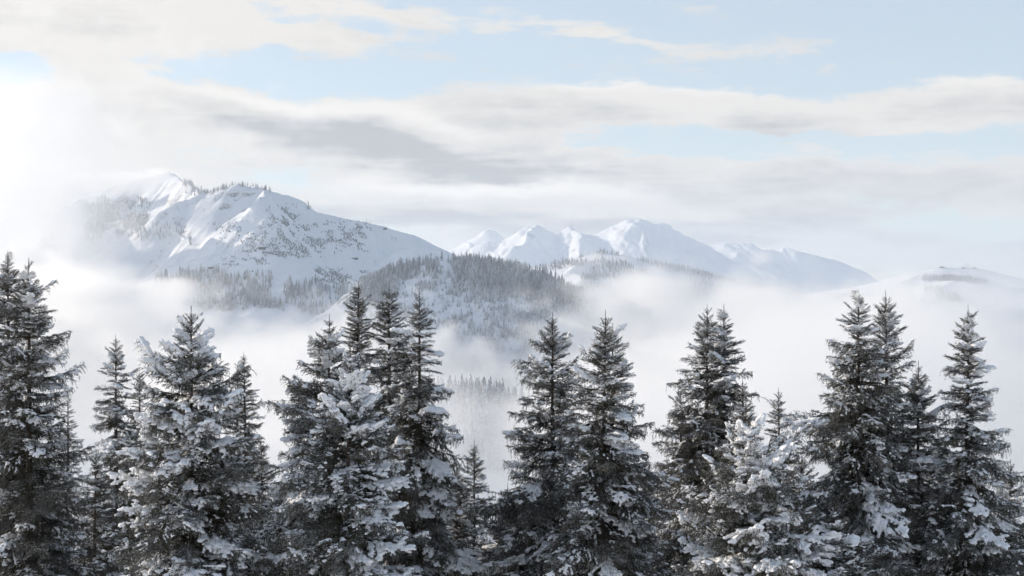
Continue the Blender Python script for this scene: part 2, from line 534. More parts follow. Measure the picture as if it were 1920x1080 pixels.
# ------------------------------------------------------------------ mist: density fields computed here, turned into volume grids
def mat_volume(name, color, density, aniso, attr=None):
    m = bpy.data.materials.new(name); m.use_nodes = True
    t = m.node_tree; t.nodes.clear()
    v = t.nodes.new('ShaderNodeVolumePrincipled')
    v.inputs['Color'].default_value = (*color, 1)
    v.inputs['Anisotropy'].default_value = aniso
    v.inputs['Density'].default_value = density
    v.inputs['Density Attribute'].default_value = attr or ''
    o = t.nodes.new('ShaderNodeOutputMaterial')
    t.links.new(v.outputs[0], o.inputs['Volume'])
    return m


M_mist = mat_volume('mist', (0.998, 0.992, 0.982), 1.0, 0.28, 'density')


def volume_group(name, lo, hi, res):
    ng = bpy.data.node_groups.new(name, 'GeometryNodeTree')
    ng.interface.new_socket('Geometry', in_out='INPUT', socket_type='NodeSocketGeometry')
    ng.interface.new_socket('Geometry', in_out='OUTPUT', socket_type='NodeSocketGeometry')
    N, L = ng.nodes, ng.links
    i, o = N.new('NodeGroupInput'), N.new('NodeGroupOutput')
    nx, ny, nz = res
    pos = N.new('GeometryNodeInputPosition'); sep = N.new('ShaderNodeSeparateXYZ'); L.new(pos.outputs[0], sep.inputs[0])

    def mth(op, a, b):
        n = N.new('ShaderNodeMath'); n.operation = op
        for s, v in zip(n.inputs, (a, b)):
            if isinstance(v, (int, float)): s.default_value = v
            else: L.new(v, s)
        return n.outputs[0]
    idx = []
    for k in range(3):
        stepk = (hi[k] - lo[k]) / (res[k] - 1)
        q = mth('ROUND', mth('DIVIDE', mth('SUBTRACT', sep.outputs[k], lo[k]), stepk), 0)
        idx.append(mth('MINIMUM', mth('MAXIMUM', q, 0), res[k] - 1))
    flat_i = mth('ADD', mth('MULTIPLY', mth('ADD', mth('MULTIPLY', idx[0], ny), idx[1]), nz), idx[2])
    att = N.new('GeometryNodeInputNamedAttribute'); att.data_type = 'FLOAT'; att.inputs[0].default_value = 'density'
    smp = N.new('GeometryNodeSampleIndex'); smp.data_type = 'FLOAT'; smp.domain = 'POINT'
    L.new(i.outputs[0], smp.inputs['Geometry']); L.new(att.outputs[0], smp.inputs['Value']); L.new(flat_i, smp.inputs['Index'])
    vc = N.new('GeometryNodeVolumeCube')
    L.new(smp.outputs[0], vc.inputs['Density'])
    vc.inputs['Background'].default_value = 0
    vc.inputs['Min'].default_value = lo; vc.inputs['Max'].default_value = hi
    vc.inputs['Resolution X'].default_value = nx; vc.inputs['Resolution Y'].default_value = ny; vc.inputs['Resolution Z'].default_value = nz
    sm = N.new('GeometryNodeSetMaterial'); sm.inputs['Material'].default_value = M_mist
    L.new(vc.outputs[0], sm.inputs['Geometry']); L.new(sm.outputs[0], o.inputs[0])
    return ng


def mist(name, dfun, lo, hi, step):
    res = [int(round((hi[k] - lo[k]) / step)) + 1 for k in range(3)]
    ax = [np.linspace(lo[k], hi[k], res[k]) for k in range(3)]
    X, Y, Z = [a.ravel() for a in np.meshgrid(*ax, indexing='ij')]
    d = dfun(X, Y, Z)
    edge = np.ones_like(d)
    for A, k in ((X, 0), (Y, 1), (Z, 2)):
        edge *= sstep(A, lo[k], lo[k] + 3 * step) * sstep(-A, -hi[k], -hi[k] + 3 * step)
    d = np.where(d * edge > 2e-5, d * edge, 0.0)
    m = bpy.data.meshes.new(name)
    m.vertices.add(len(X)); m.vertices.foreach_set('co', np.stack([X, Y, Z], 1).astype(np.float32).ravel())
    at = m.attributes.new('density', 'FLOAT', 'POINT'); at.data.foreach_set('value', d.astype(np.float32))
    m.materials.append(M_mist)
    o = link(bpy.data.objects.new(name, m))
    md = o.modifiers.new('fill', 'NODES'); md.node_group = volume_group(name + '_fill', lo, hi, res)
    tag(o, kind='stuff')
    print(name, res, len(X), 'mean', d.mean(), round(time.time() - T0, 1))
    return o


TOP_X = [-400, 0, 130, 250, 330, 420, 480, 540, 600, 650, 700, 760, 800, 830, 880, 940, 990, 1040, 1090, 1150, 1210, 1300, 1400, 1480, 1550, 1650, 1800, 1920, 2300]
TOP_Y = [500, 515, 540, 566, 606, 630, 656, 634, 604, 598, 594, 595, 602, 616, 634, 650, 636, 606, 586, 566, 550, 553, 562, 578, 592, 612, 618, 612, 606]


def d_valley(X, Y, Z):
    px, py = to_px(X, Y, Z)
    pref = 960 + X / 2200 * F
    ztop = (540 - np.interp(pref, TOP_X, TOP_Y)) / F * 2200
    n = fbm(X / 210, Y / 210, Z / 120, 5, 301, 0.55)
    n2 = fbm(X / 70, Y / 70, Z / 45, 4, 311, 0.55)
    n3 = fbm(X / 34, Y / 34, Z / 24, 3, 321, 0.6)
    s = (ztop - 14 - Z + 92 * n + 52 * n2 + 18 * n3) / 45.0
    d = 0.0095 * sstep(s, 0.0, 1.1) * (0.75 + 0.6 * n)
    # puffs and torn tufts along the top of the bank
    r = np.random.default_rng(77)
    for i in range(120):
        qx, dd = r.uniform(-40, 1960), r.uniform(1550, 2380)
        qy = np.interp(qx, TOP_X, TOP_Y) + r.uniform(-26, 34) + 66 * math.exp(-((qx - 900) / 240) ** 4) + 30 * math.exp(-((qx - 480) / 170) ** 4)
        cx, cyy, cz = P(qx, qy, dd)
        rx, ry, rz = r.uniform(45, 130), r.uniform(50, 140), r.uniform(14, 36)
        k = np.where((np.abs(X - cx) < 2 * rx) & (np.abs(Y - cyy) < 2 * ry) & (np.abs(Z - cz) < 2 * rz))[0]
        b = np.exp(-((X[k] - cx) / rx) ** 2 - ((Y[k] - cyy) / ry) ** 2 - ((Z[k] - cz) / rz) ** 2)
        d[k] += 0.0080 * sstep(b + 0.85 * n2[k] + 0.6 * n3[k], 0.5, 1.0)
    # gap where the lower slope shows
    foot = np.maximum(h_foot(X, Y), -400)
    near = sstep(-Y, -1640, -1530)
    gap = np.exp(-((X / Y * F + 960 - 895) / 85.0) ** 2)
    d = d * (1 - near * gap * (0.74 - 0.30 * sstep(n2, -0.2, 0.3)))
    d = d * sstep(Y, 800, 1100)
    d = d + 0.00008 * sstep(-Z, -150, -30) * (0.7 + 0.8 * n) * sstep(Y, 1000, 1600)      # thin breath of mist over the whole valley
    return np.clip(d, 0, None)


mist('valley_mist', d_valley, (-1050, 700, -330), (1050, 2480, 150), 10.5)


def d_mountain(X, Y, Z):
    n = fbm(X / 170, Y / 170, Z / 130, 5, 401, 0.58)
    n2 = fbm(X / 60, Y / 60, Z / 50, 4, 411, 0.55)
    def lumps(rows):
        t = np.zeros_like(X)
        for px, py, dd, rx, ry, rz, w in rows:
            cx, cyy, cz = P(px, py, dd)
            t += w * np.exp(-((X - cx) / rx) ** 2 - ((Y - cyy) / ry) ** 2 - ((Z - cz) / rz) ** 2)
        return t
    wall = lumps(((-35, 430, 2800, 215, 300, 270, 1.9), (-20, 290, 2900, 190, 280, 170, 1.0), (20, 570, 2750, 230, 300, 115, 1.6), (120, 200, 3000, 110, 220, 85, 0.65)))
    wisp = lumps(((250, 345, 3950, 85, 150, 32, 1.35), (312, 330, 4000, 42, 120, 20, 1.1), (300, 388, 3720, 42, 100, 24, 0.85), (190, 345, 3950, 80, 160, 30, 0.7),
                  (95, 430, 3300, 75, 150, 110, 1.0), (165, 530, 3250, 80, 200, 50, 0.9), (255, 560, 3100, 150, 240, 48, 1.1), (300, 628, 3000, 170, 260, 34, 0.8), (240, 505, 3350, 70, 100, 26, 0.6)))
    return 0.0032 * sstep(wall + 1.1 * n + 0.8 * n2, 0.34, 1.5) + 0.010 * sstep(wisp + 0.8 * n + 0.6 * n2, 0.45, 1.2)


mist('mountain_mist', d_mountain, (-1500, 2350, -250), (-480, 4300, 560), 14.0)


def d_right(X, Y, Z):
    n = fbm(X / 330, Y / 330, Z / 150, 5, 501, 0.58)
    px = 960 + X / Y * F
    top = np.interp(px, [1000, 1150, 1250, 1350, 1450, 1550, 1650, 1750, 1850, 1950, 2100], [590, 578, 564, 568, 576, 584, 604, 612, 606, 580, 560])
    s = ((540 - top) / F * Y - Z + 50 * n) / 60
    d = 0.0022 * sstep(s - 0.25, -0.3, 1.3) * (0.8 + 0.7 * n)
    w = np.exp(-((px - 1890) / 60.0) ** 2 - ((Z - 0.5) / 60) ** 2) * 0.001
    return np.clip(d + w * (0.6 + n) , 0, None) * sstep(px, 1000, 1150)


mist('distant_mist', d_right, (150, 2900, -330), (2500, 5000, 130), 26.0)

# the air between: one pale even box round everything
HX, HY0, HY1, HZ0, HZ1 = 20200, -20200, 20200, -520, 720
hv = [(sx * HX, y, z) for z in (HZ0, HZ1) for sx, y in ((-1, HY0), (1, HY0), (1, HY1), (-1, HY1))]
hf = [(3, 2, 1, 0), (4, 5, 6, 7), (0, 1, 5, 4), (1, 2, 6, 5), (2, 3, 7, 6), (3, 0, 4, 7)]
M_haze = mat_volume('haze', (0.84, 0.915, 1.0), 0.000056, 0.25)
haze = link(bpy.data.objects.new('haze', mesh_from('haze', hv, hf, [M_haze], False)))
tag(haze, kind='stuff')
print('setting', round(time.time() - T0, 1))


# ------------------------------------------------------------------ far conifers
def mat_conifer():
    m, gg, b = new_mat('far_conifer')
    pos = V(gg, gg.node('ShaderNodeNewGeometry').outputs['Position'])
    n = gg.noise(pos, 0.9, 3.0, 0.6)
    f = gg.clamp(gg.attr('frost') + (n - 0.5) * 0.5)
    gg.put(b.inputs['Base Color'], gg.mix(f, (0.032, 0.042, 0.036), (0.80, 0.81, 0.83)))
    b.inputs['Roughness'].default_value = 0.85
    b.inputs['Specular IOR Level'].default_value = 0.1
    return m


M_conifer = mat_conifer()


def conifer_arrays(seed, frost, tiers=6, spread=0.17, k=5):
    """A conifer one unit tall: ragged skirts of boughs, frosted on their upper sides."""
    r = np.random.default_rng(seed)
    vs, fs, fr = [], [], []
    for t in range(tiers):
        u = t / tiers
        z1 = 1.0 - 0.80 * u + (0.02 if t else 0.0)
        z0 = 1.0 - 0.80 * (u + 1.55 / tiers)
        rad = spread * (0.16 + 0.9 * (u + 1.0 / tiers)) * r.uniform(0.85, 1.15)
        a0 = r.uniform(0, 6.28)
        base = len(vs)
        ox, oy = r.normal(0, 0.008, 2)
        vs.append((ox, oy, z1)); fr.append(frost * r.uniform(0.2, 0.6))
        for i in range(2 * k):
            a = a0 + math.pi * i / k + r.normal(0, 0.12)
            out_ = i % 2 == 0
            q = rad * (r.uniform(0.8, 1.3) if out_ else r.uniform(0.35, 0.6))
            vs.append((ox + q * math.cos(a), oy + q * math.sin(a), z0 + (r.normal(0, 0.02) - (0.015 if out_ else -0.03))))
            fr.append(frost * (r.uniform(0.7, 1.5) if out_ else r.uniform(0.1, 0.75)))
        for i in range(2 * k):
            fs.append((base, base + 1 + i, base + 1 + (i + 1) % (2 * k)))
    b = len(vs)
    for z, q in ((0.0, 0.018), (0.9, 0.004)):
        for i in range(3):
            a = 2.094 * i
            vs.append((q * math.cos(a), q * math.sin(a), z)); fr.append(0.0)
    for i in range(3):
        j = (i + 1) % 3
        fs += [(b + i, b + j, b + 3 + j), (b + i, b + 3 + j, b + 3 + i)]
    return np.array(vs), np.array(fs), np.clip(np.array(fr), 0, 1)


CON_DARK = [conifer_arrays(600 + i, 0.72) for i in range(6)]
CON_FROST = [conifer_arrays(620 + i, 1.35) for i in range(6)]
CON_MID = [conifer_arrays(660 + i, 1.05) for i in range(6)]
BUSH_FROST = [conifer_arrays(680 + i, 0.75, 2, 0.55, 4) for i in range(5)]
BUSH = [conifer_arrays(640 + i, 0.42, 2, 0.62, 4) for i in range(5)]


def scatter(hfun, x0, x1, y0, y1, spacing, keep, seed):
    """Feet of trees: a jittered grid in plan, kept where keep(px, py, x, y) beats a random number; order is near to far."""
    r = np.random.default_rng(seed)
    X, Y = np.meshgrid(np.arange(x0, x1, spacing), np.arange(y0, y1, spacing))
    X = X.ravel() + r.uniform(-.5, .5, X.size) * spacing; Y = Y.ravel() + r.uniform(-.5, .5, Y.size) * spacing
    Z = hfun(X, Y)
    px, py = to_px(X, Y, Z)
    k = r.uniform(0, 1, X.size) < keep(px, py, X, Y)
    pts = np.stack([X, Y, Z], 1)[k]
    return pts[np.argsort(pts[:, 1])]


def join_trees(name, pts, protos, hlo, hhi, seed, label_kind='stuff', widen=1.0, frost_gain=None):
    r = np.random.default_rng(seed)
    vs, fs, fr, off = [], [], [], 0
    for i, p in enumerate(pts):
        v, f, a = protos[r.integers(len(protos))]
        h = r.uniform(hlo, hhi) * (r.uniform(0.45, 0.8) if r.uniform() < 0.3 else 1.0); an = r.uniform(0, 6.28)
        c, s_ = math.cos(an), math.sin(an)
        w = h * r.uniform(0.85, 1.15) * widen
        q = np.stack([(v[:, 0] * c - v[:, 1] * s_) * w, (v[:, 0] * s_ + v[:, 1] * c) * w, v[:, 2] * h - 0.04 * h], 1) + p
        vs.append(q); fs.append(f + off); fr.append(np.clip(a * r.uniform(0.7, 1.3), 0, 1)); off += len(v)
    o = link(bpy.data.objects.new(name, mesh_from(name, np.concatenate(vs), np.concatenate(fs), [M_conifer], False, {'frost': np.concatenate(fr)})))
    tag(o, kind='stuff')
    return o


con_mesh = {}


def single_trees(pts, protos, key, hlo, hhi, seed, label, group):
    r = np.random.default_rng(seed)
    if key not in con_mesh:
        con_mesh[key] = [mesh_from('conifer', v, f, [M_conifer], False, {'frost': a}) for v, f, a in protos]
    for p in pts:
        o = link(bpy.data.objects.new('conifer', con_mesh[key][r.integers(len(protos))]))
        h = r.uniform(hlo, hhi); w = h * r.uniform(0.85, 1.15)
        o.location = (p[0], p[1], p[2] - 0.04 * h); o.scale = (w, w, h); o.rotation_euler.z = r.uniform(0, 6.28)
        tag(o, label, 'conifer', group)


def soft_box(px, py, x0, x1, y0, y1, e=6.0):
    return sstep(px, x0 - e, x0 + e) * sstep(-px, -x1 - e, -x1 + e) * sstep(py, y0 - e, y0 + e) * sstep(-py, -y1 - e, -y1 + e)


RX = [560, 640, 668, 690, 715, 740, 765, 790, 812, 835, 880, 940, 1000, 1060, 1095, 1120, 1150, 1200]
RY = [640, 590, 570, 546, 522, 506, 500, 495, 490, 486, 486, 497, 513, 532, 552, 580, 615, 665]


def k_dense(px, py, x, y):
    below = py - np.interp(px, RX, RY)
    n = fbm(x / 40, y / 40, None, 3, 701)
    k = sstep(px, 835, 870) * sstep(-below, -66 - 14 * n, -40 - 14 * n) * sstep(below, -8, -2)
    k = np.maximum(k, 0.9 * sstep(-px, -850, -800) * sstep(px, 640, 690) * sstep(-below, -34 - 16 * n, -14 - 16 * n) * sstep(below, -8, -2) * sstep(n, -0.35, 0.0))
    k = np.maximum(k, 0.9 * soft_box(px, py, 672, 742, 490, 572, 8))
    return k * 1.05


def k_face(px, py, x, y):
    below = py - np.interp(px, RX, RY)
    n = fbm(x / 30, y / 30, None, 4, 711)
    k = 0.08 + 0.70 * sstep(n, -0.15, 0.25) + 0.25 * sstep(px, 900, 1000)
    return k * sstep(below, 10, 30) * (1 - np.clip(k_dense(px, py, x, y), 0, 1))


dense = scatter(h_hill, -420, 300, 2350, 2720, 5.0, k_dense, 1)
face = scatter(h_hill, -420, 300, 2250, 2700, 5.0, k_face, 2)
print('dense', len(dense), 'face', len(face))
sel = RNG.permutation(len(dense))
single_trees(dense[sel[:190]], CON_DARK, 'dark', 14, 22, 3, 'dark snow-dusted conifer in the dense stand along the ridge of the wooded hill', 'dark conifers on the ridge of the wooded hill')
forest = join_trees('forest', dense[sel[190:]], CON_DARK[:4] + CON_MID + CON_FROST[:3], 10, 21, 4)
forest_face = join_trees('frosted_forest', face, CON_FROST + CON_MID[:3], 7, 17, 5)
brush = scatter(h_hill, -420, 300, 2250, 2700, 4.6, lambda px, py, x, y: k_face(px, py, x, y) * (0.35 + 0.65 * sstep(fbm(x / 18, y / 18, None, 3, 719), 0.0, 0.2)), 9)
join_trees('frosted_brush', brush, BUSH_FROST, 3.0, 7.5, 10)

foot = scatter(h_foot, -260, 120, 1280, 1560, 5.2, lambda px, py, x, y: 1.0 * (px > 790) * (px < 1010) * (0.45 + 0.6 * sstep(fbm(x / 30, y / 30, None, 3, 721), -0.3, 0.1)), 6)
fpx = 960 + foot[:, 0] / foot[:, 1] * F
fpy = 540 - foot[:, 2] / foot[:, 1] * F
vis = np.where((fpx > 832) & (fpx < 985) & (fpy < 812))[0]
near = vis[:110]
single_trees(foot[near], CON_FROST, 'frost', 13, 20, 7, 'frosted conifer half lost in mist on the low slope under the wooded hill', 'misty frosted conifers on the low slope')
rest = np.setdiff1d(np.arange(len(foot)), near)
join_trees('slope_forest', foot[rest], CON_FROST, 13, 20, 8)
print('foot', len(foot), len(vis))


def k_groves(px, py, x, y):
    n = fbm(x / 45, y / 45, None, 3, 731)
    cl = sstep(n, -0.25, 0.1)
    k = 0
    for a, b, c, d, w in ((335, 425, 512, 556, 0.95), (405, 468, 524, 560, 0.9), (455, 508, 520, 580, 1.0), (480, 545, 565, 608, 0.9), (533, 606, 530, 560, 1.0), (290, 345, 520, 560, 0.55),
                          (545, 600, 572, 600, 0.4), (620, 650, 545, 570, 0.6), (345, 480, 556, 610, 0.5), (600, 680, 540, 620, 0.3)):
        k = np.maximum(k, w * soft_box(px, py, a, b, c, d, 5))
    return k * (0.25 + 0.75 * cl)


def k_ridge(px, py, x, y):
    k = 1.0 * soft_box(px, py, 398, 566, 340, 362, 3) * (py < np.interp(px, [398, 440, 500, 566], [364, 348, 357, 378]))
    k = np.maximum(k, 0.5 * soft_box(px, py, 345, 398, 330, 366, 3))
    k = np.maximum(k, 0.9 * soft_box(px, py, 572, 592, 382, 394, 3))
    k = np.maximum(k, 0.85 * soft_box(px, py, 160, 280, 376, 450, 8) * sstep(fbm(x / 40, y / 40, None, 3, 741), -0.15, 0.1))
    k = np.maximum(k, 0.35 * soft_box(px, py, 280, 345, 420, 448, 5))
    k = np.maximum(k, 0.9 * soft_box(px, py, 350, 357, 448, 462, 2))
    return k


def k_scrub(px, py, x, y):
    n = fbm(x / 22, y / 22, None, 4, 751)
    k = 0
    for a, b, c, d, w in ((505, 560, 385, 440, 0.8), (480, 605, 420, 480, 0.9), (440, 500, 445, 470, 0.8), (592, 690, 420, 470, 0.8), (640, 692, 415, 440, 0.8), (590, 690, 505, 535, 0.7), (420, 500, 485, 512, 0.6),
                          (400, 480, 415, 460, 0.35), (280, 300, 470, 510, 0.5)):
        k = np.maximum(k, w * soft_box(px, py, a, b, c, d, 8))
    return k * sstep(n, -0.05, 0.3)


groves = scatter(h_left, -1100, -350, 3150, 3800, 6.5, k_groves, 11)
tops = scatter(h_left, -1250, -480, 3600, 4250, 6.5, k_ridge, 12)
scrub = scatter(h_left, -1100, -350, 3350, 3900, 4.0, k_scrub, 13)
print('groves', len(groves), len(tops), len(scrub))
join_trees('grove_forest', groves, CON_DARK + CON_MID, 14, 26, 14)
join_trees('ridge_forest', tops, CON_DARK, 11, 18, 15)
join_trees('mountain_scrub', scrub, BUSH, 2.5, 5.0, 16)

bx = [860, 940, 1000, 1040, 1075, 1100, 1130, 1170, 1230, 1300, 1360, 1430, 1500]
by = [520, 506, 501, 495, 486, 478, 473, 480, 493, 508, 522, 542, 570]


def k_back(px, py, x, y):
    below = py - np.interp(px, bx, by)
    n = fbm(x / 80, y / 80, None, 3, 761)
    k = 0.9 * sstep(-below, -13 - 8 * n, -3 - 8 * n) * sstep(px, 1180, 1215)
    k = np.maximum(k, 0.8 * sstep(-below, -5, -1) * (px > 1085) * (px < 1160))
    k = np.maximum(k, 0.9 * soft_box(px, py, 1035, 1095, 490, 500, 3))
    k = np.maximum(k, 0.7 * sstep(n, 0.0, 0.2) * (below > 12) * (px > 1090))
    k = np.maximum(k, 0.6 * (px > 930) * (px < 1080) * soft_box(px, py, 930, 1080, 500, 506, 2) * sstep(n, 0.0, 0.1))
    return k


back = scatter(h_back, 50, 1100, 4900, 5600, 10.0, k_back, 21)


def k_right(px, py, x, y):
    k = 1.0 * soft_box(px, py, 1728, 1798, 520, 527, 1.5)
    k = np.maximum(k, 0.9 * soft_box(px, py, 1785, 1822, 522, 528, 1.5))
    k = np.maximum(k, 0.9 * soft_box(px, py, 1733, 1768, 543, 556, 3))
    k = np.maximum(k, 0.5 * soft_box(px, py, 1812, 1850, 526, 532, 3))
    k = np.maximum(k, 0.25 * soft_box(px, py, 1560, 1700, 555, 580, 5))
    k = np.maximum(k, 0.4 * soft_box(px, py, 1700, 1800, 556, 566, 5))
    return k


right = scatter(h_right, 1500, 2500, 5600, 7100, 8.0, k_right, 22)
print('back', len(back), 'right', len(right))
join_trees('back_ridge_forest', back, CON_DARK, 15, 22, 23)
join_trees('hill_copse', right, CON_DARK, 16, 26, 24)
print('forests', round(time.time() - T0, 1))


# ------------------------------------------------------------------ huts, lift pylons and masts on the mountains
def box(x0, x1, y0, y1, z0, z1):
    v = [(x, y, z) for z in (z0, z1) for x, y in ((x0, y0), (x1, y0), (x1, y1), (x0, y1))]
    f = [(3, 2, 1, 0), (4, 5, 6, 7), (0, 1, 5, 4), (1, 2, 6, 5), (2, 3, 7, 6), (3, 0, 4, 7)]
    return v, f


def boxes(name, rows, mat, parent):
    vs, fs = [], []
    for r in rows:
        v, f = box(*r)
        fs += [tuple(i + len(vs) for i in q) for q in f]; vs += v
    return link(bpy.data.objects.new(name, mesh_from(name, vs, fs, [mat], False)), parent)


M_timber = mat_simple('dark_timber', (0.075, 0.06, 0.05), 0.8)
M_glass = mat_simple('dark_glass', (0.03, 0.035, 0.04), 0.2)
M_snowcap = mat_simple('roof_snow', (0.84, 0.85, 0.87), 0.7, 1.0, 0.05, 0.04)
M_steel = mat_simple('grey_steel', (0.22, 0.22, 0.23), 0.5)


def thing(name, loc, label, cat, group=None, rz=0.0):
    o = link(bpy.data.objects.new(name, None))
    o.empty_display_size = 0.3
    o.location = loc; o.rotation_euler.z = rz
    return tag(o, label, cat, group)


def ground_at(hfun, px, d, dd=0.0):
    x = (px - 960) / F * d
    z = float(hfun(np.array([x]), np.array([d + dd]))[0])
    return (x, d + dd, z)


def find_ground(hfun, px, py, d0, d1):
    """The first ground a line of sight meets between two distances."""
    d = np.linspace(d0, d1, 800); x = (px - 960) / F * d
    h = hfun(x, d); q = np.where(h >= (540 - py) / F * d)[0]
    i = q[0] if len(q) else int(np.argmax(h / d))
    return (float(x[i]), float(d[i]), float(h[i]))


def hut(loc, w, dp, h, label, rz=0.0):
    t = thing('mountain_hut', loc, label, 'hut', None, rz)
    boxes('wall', [(-w / 2, w / 2, -dp / 2, dp / 2, -2.5, h)], M_timber, t)
    o, e, rise = 1.2, 0.9, dp * 0.24
    pr = [(-w / 2 - o, -dp / 2 - e, h - 0.25), (-w / 2 - o, 0, h + rise), (-w / 2 - o, dp / 2 + e, h - 0.25), (w / 2 + o, -dp / 2 - e, h - 0.25), (w / 2 + o, 0, h + rise), (w / 2 + o, dp / 2 + e, h - 0.25)]
    th = 0.9
    v = pr + [(x, y, z + th) for x, y, z in pr]
    f = [(0, 3, 4, 1), (1, 4, 5, 2), (7, 10, 9, 6), (8, 11, 10, 7), (0, 6, 9, 3), (2, 5, 11, 8), (0, 1, 7, 6), (1, 2, 8, 7), (3, 9, 10, 4), (4, 10, 11, 5)]
    roof = link(bpy.data.objects.new('roof', mesh_from('roof', v, f, [M_snowcap], False)), t)
    boxes('chimney', [(w * 0.2, w * 0.2 + 1.0, -0.5, 0.5, h + rise * 0.5, h + rise + 2.2)], M_timber, roof)
    n = max(2, int(w / 4))
    for i in range(n):
        x = -w / 2 + (i + 0.5) * w / n
        boxes('window', [(x - 0.7, x + 0.7, -dp / 2 - 0.06, -dp / 2 + 0.05, h * 0.4, h * 0.75)], M_glass, t)
    return t


hut(find_ground(h_left, 491, 466, 3300, 3700), 17, 9, 4.0, 'long dark snowy-roofed hut at the right end of the sunlit mountain bench', -0.15)
hut(find_ground(h_left, 396, 503, 3200, 3600), 14, 8, 3.6, 'small dark hut below the sunlit bench, above the left mountain groves', 0.1)
hut(find_ground(h_left, 665, 485, 3300, 3800), 16, 8, 2.6, 'low dark hut alone on the shaded open ski slope of the left mountain', 0.05)
hut(ground_at(h_left, 722, 3892), 9, 6, 3.0, 'tiny hut on the skyline crest of the left mountain, right of the lift pylons', 0.0)
hut(ground_at(h_right, 1766, 7000), 24, 10, 3.6, 'dark summit building on the rounded hill, left of the two masts', 0.1)
hut(ground_at(h_right, 1806, 7000), 15, 9, 4.0, 'low building on top of the rounded hill, just left of the two masts', 0.0)
hut(ground_at(h_right, 1827, 7000), 15, 8, 4.0, 'building on top of the rounded hill, right of the two masts', 0.0)


def pylon(loc, h, label):
    t = thing('lift_pylon', loc, label, 'lift pylon', 'ski lift pylons on the left mountain')
    boxes('mast', [(-0.45, 0.45, -0.45, 0.45, -2.0, h)], M_steel, t)
    boxes('crossbar', [(-3.6, 3.6, -0.4, 0.4, h, h + 0.7)], M_steel, t)
    for sx in (-1, 1):
        boxes('sheave', [(sx * 3.2 - 0.35, sx * 3.2 + 0.35, -2.0, 2.0, h - 0.5, h - 0.02)], M_steel, t)


pylon(ground_at(h_left, 687.5, 3896), 9, 'lift pylon on the skyline crest of the left mountain, first of the close pair')
pylon(ground_at(h_left, 694, 3893), 9, 'lift pylon on the skyline crest of the left mountain, second of the close pair')
pylon(find_ground(h_left, 735, 450, 3300, 3850), 8, 'lift pylon on the shaded ski slope, below and right of the crest hut')
pylon(find_ground(h_left, 741, 452, 3300, 3850), 8, 'lift pylon on the shaded ski slope, just above the sunlit snow hump')
pylon(find_ground(h_left, 702, 494, 3300, 3850), 8, 'lift pylon on the ski slope, right of the low lone hut')
pylon(find_ground(h_left, 508, 474, 3300, 3700), 9, 'lift pylon just right of the long hut at the end of the sunlit bench')


def mast(loc, h, label):
    t = thing('radio_mast', loc, label, 'mast', 'radio masts on the rounded hill')
    boxes('pole', [(-0.8, 0.8, -0.8, 0.8, -2, h)], M_steel, t)
    boxes('antenna', [(-1.6, 1.6, -0.3, 0.3, h * 0.75, h * 0.75 + 0.8), (-1.2, 1.2, -0.3, 0.3, h * 0.88, h * 0.88 + 0.8)], M_steel, t)


mast(ground_at(h_right, 1811.5, 7000), 22, 'thin radio mast on the rounded hill, the left of the pair')
mast(ground_at(h_right, 1816, 7000), 20, 'thin radio mast on the rounded hill, the right of the pair')


# ------------------------------------------------------------------ near spruces
def mat_needles():
    m, gg, b = new_mat('spruce_needles')
    info = V(gg, gg.node('ShaderNodeObjectInfo').outputs['Random'])
    pos = V(gg, gg.node('ShaderNodeTexCoord').outputs['Object'])
    n = gg.noise(pos, 2.2, 3.0, 0.6)
    green = gg.mix(gg.clamp(info * 0.7 + (n - 0.5) * 1.4), (0.014, 0.017, 0.008), (0.066, 0.058, 0.024))
    tip = gg.attr('tip')
    green = gg.mix(tip * 0.45, green, (0.11, 0.075, 0.05))
    gg.put(b.inputs['Base Color'], gg.mix(gg.attr('frost'), green, (0.80, 0.81, 0.83)))
    b.inputs['Roughness'].default_value = 0.7
    b.inputs['Specular IOR Level'].default_value = 0.25
    return m


def mat_snow():
    m, gg, b = new_mat('bough_snow')
    pos = V(gg, gg.node('ShaderNodeTexCoord').outputs['Object'])
    n = gg.noise(pos, 26.0, 4.0, 0.65)
    gg.put(b.inputs['Base Color'], gg.mix(n, (0.84, 0.85, 0.865), (0.88, 0.885, 0.89)))
    b.inputs['Roughness'].default_value = 0.65
    b.inputs['Specular IOR Level'].default_value = 0.3
    b.inputs['Subsurface Weight'].default_value = 0.0
    bump(gg, b, n, 0.8, 0.02)
    return m


M_needles = mat_needles()
M_snow = mat_snow()
M_bark = mat_simple('spruce_bark', (0.085, 0.062, 0.048), 0.9, 14.0, 0.02, 0.5)


def unit(v):
    return v / np.maximum(np.linalg.norm(v, axis=-1, keepdims=True), 1e-9)


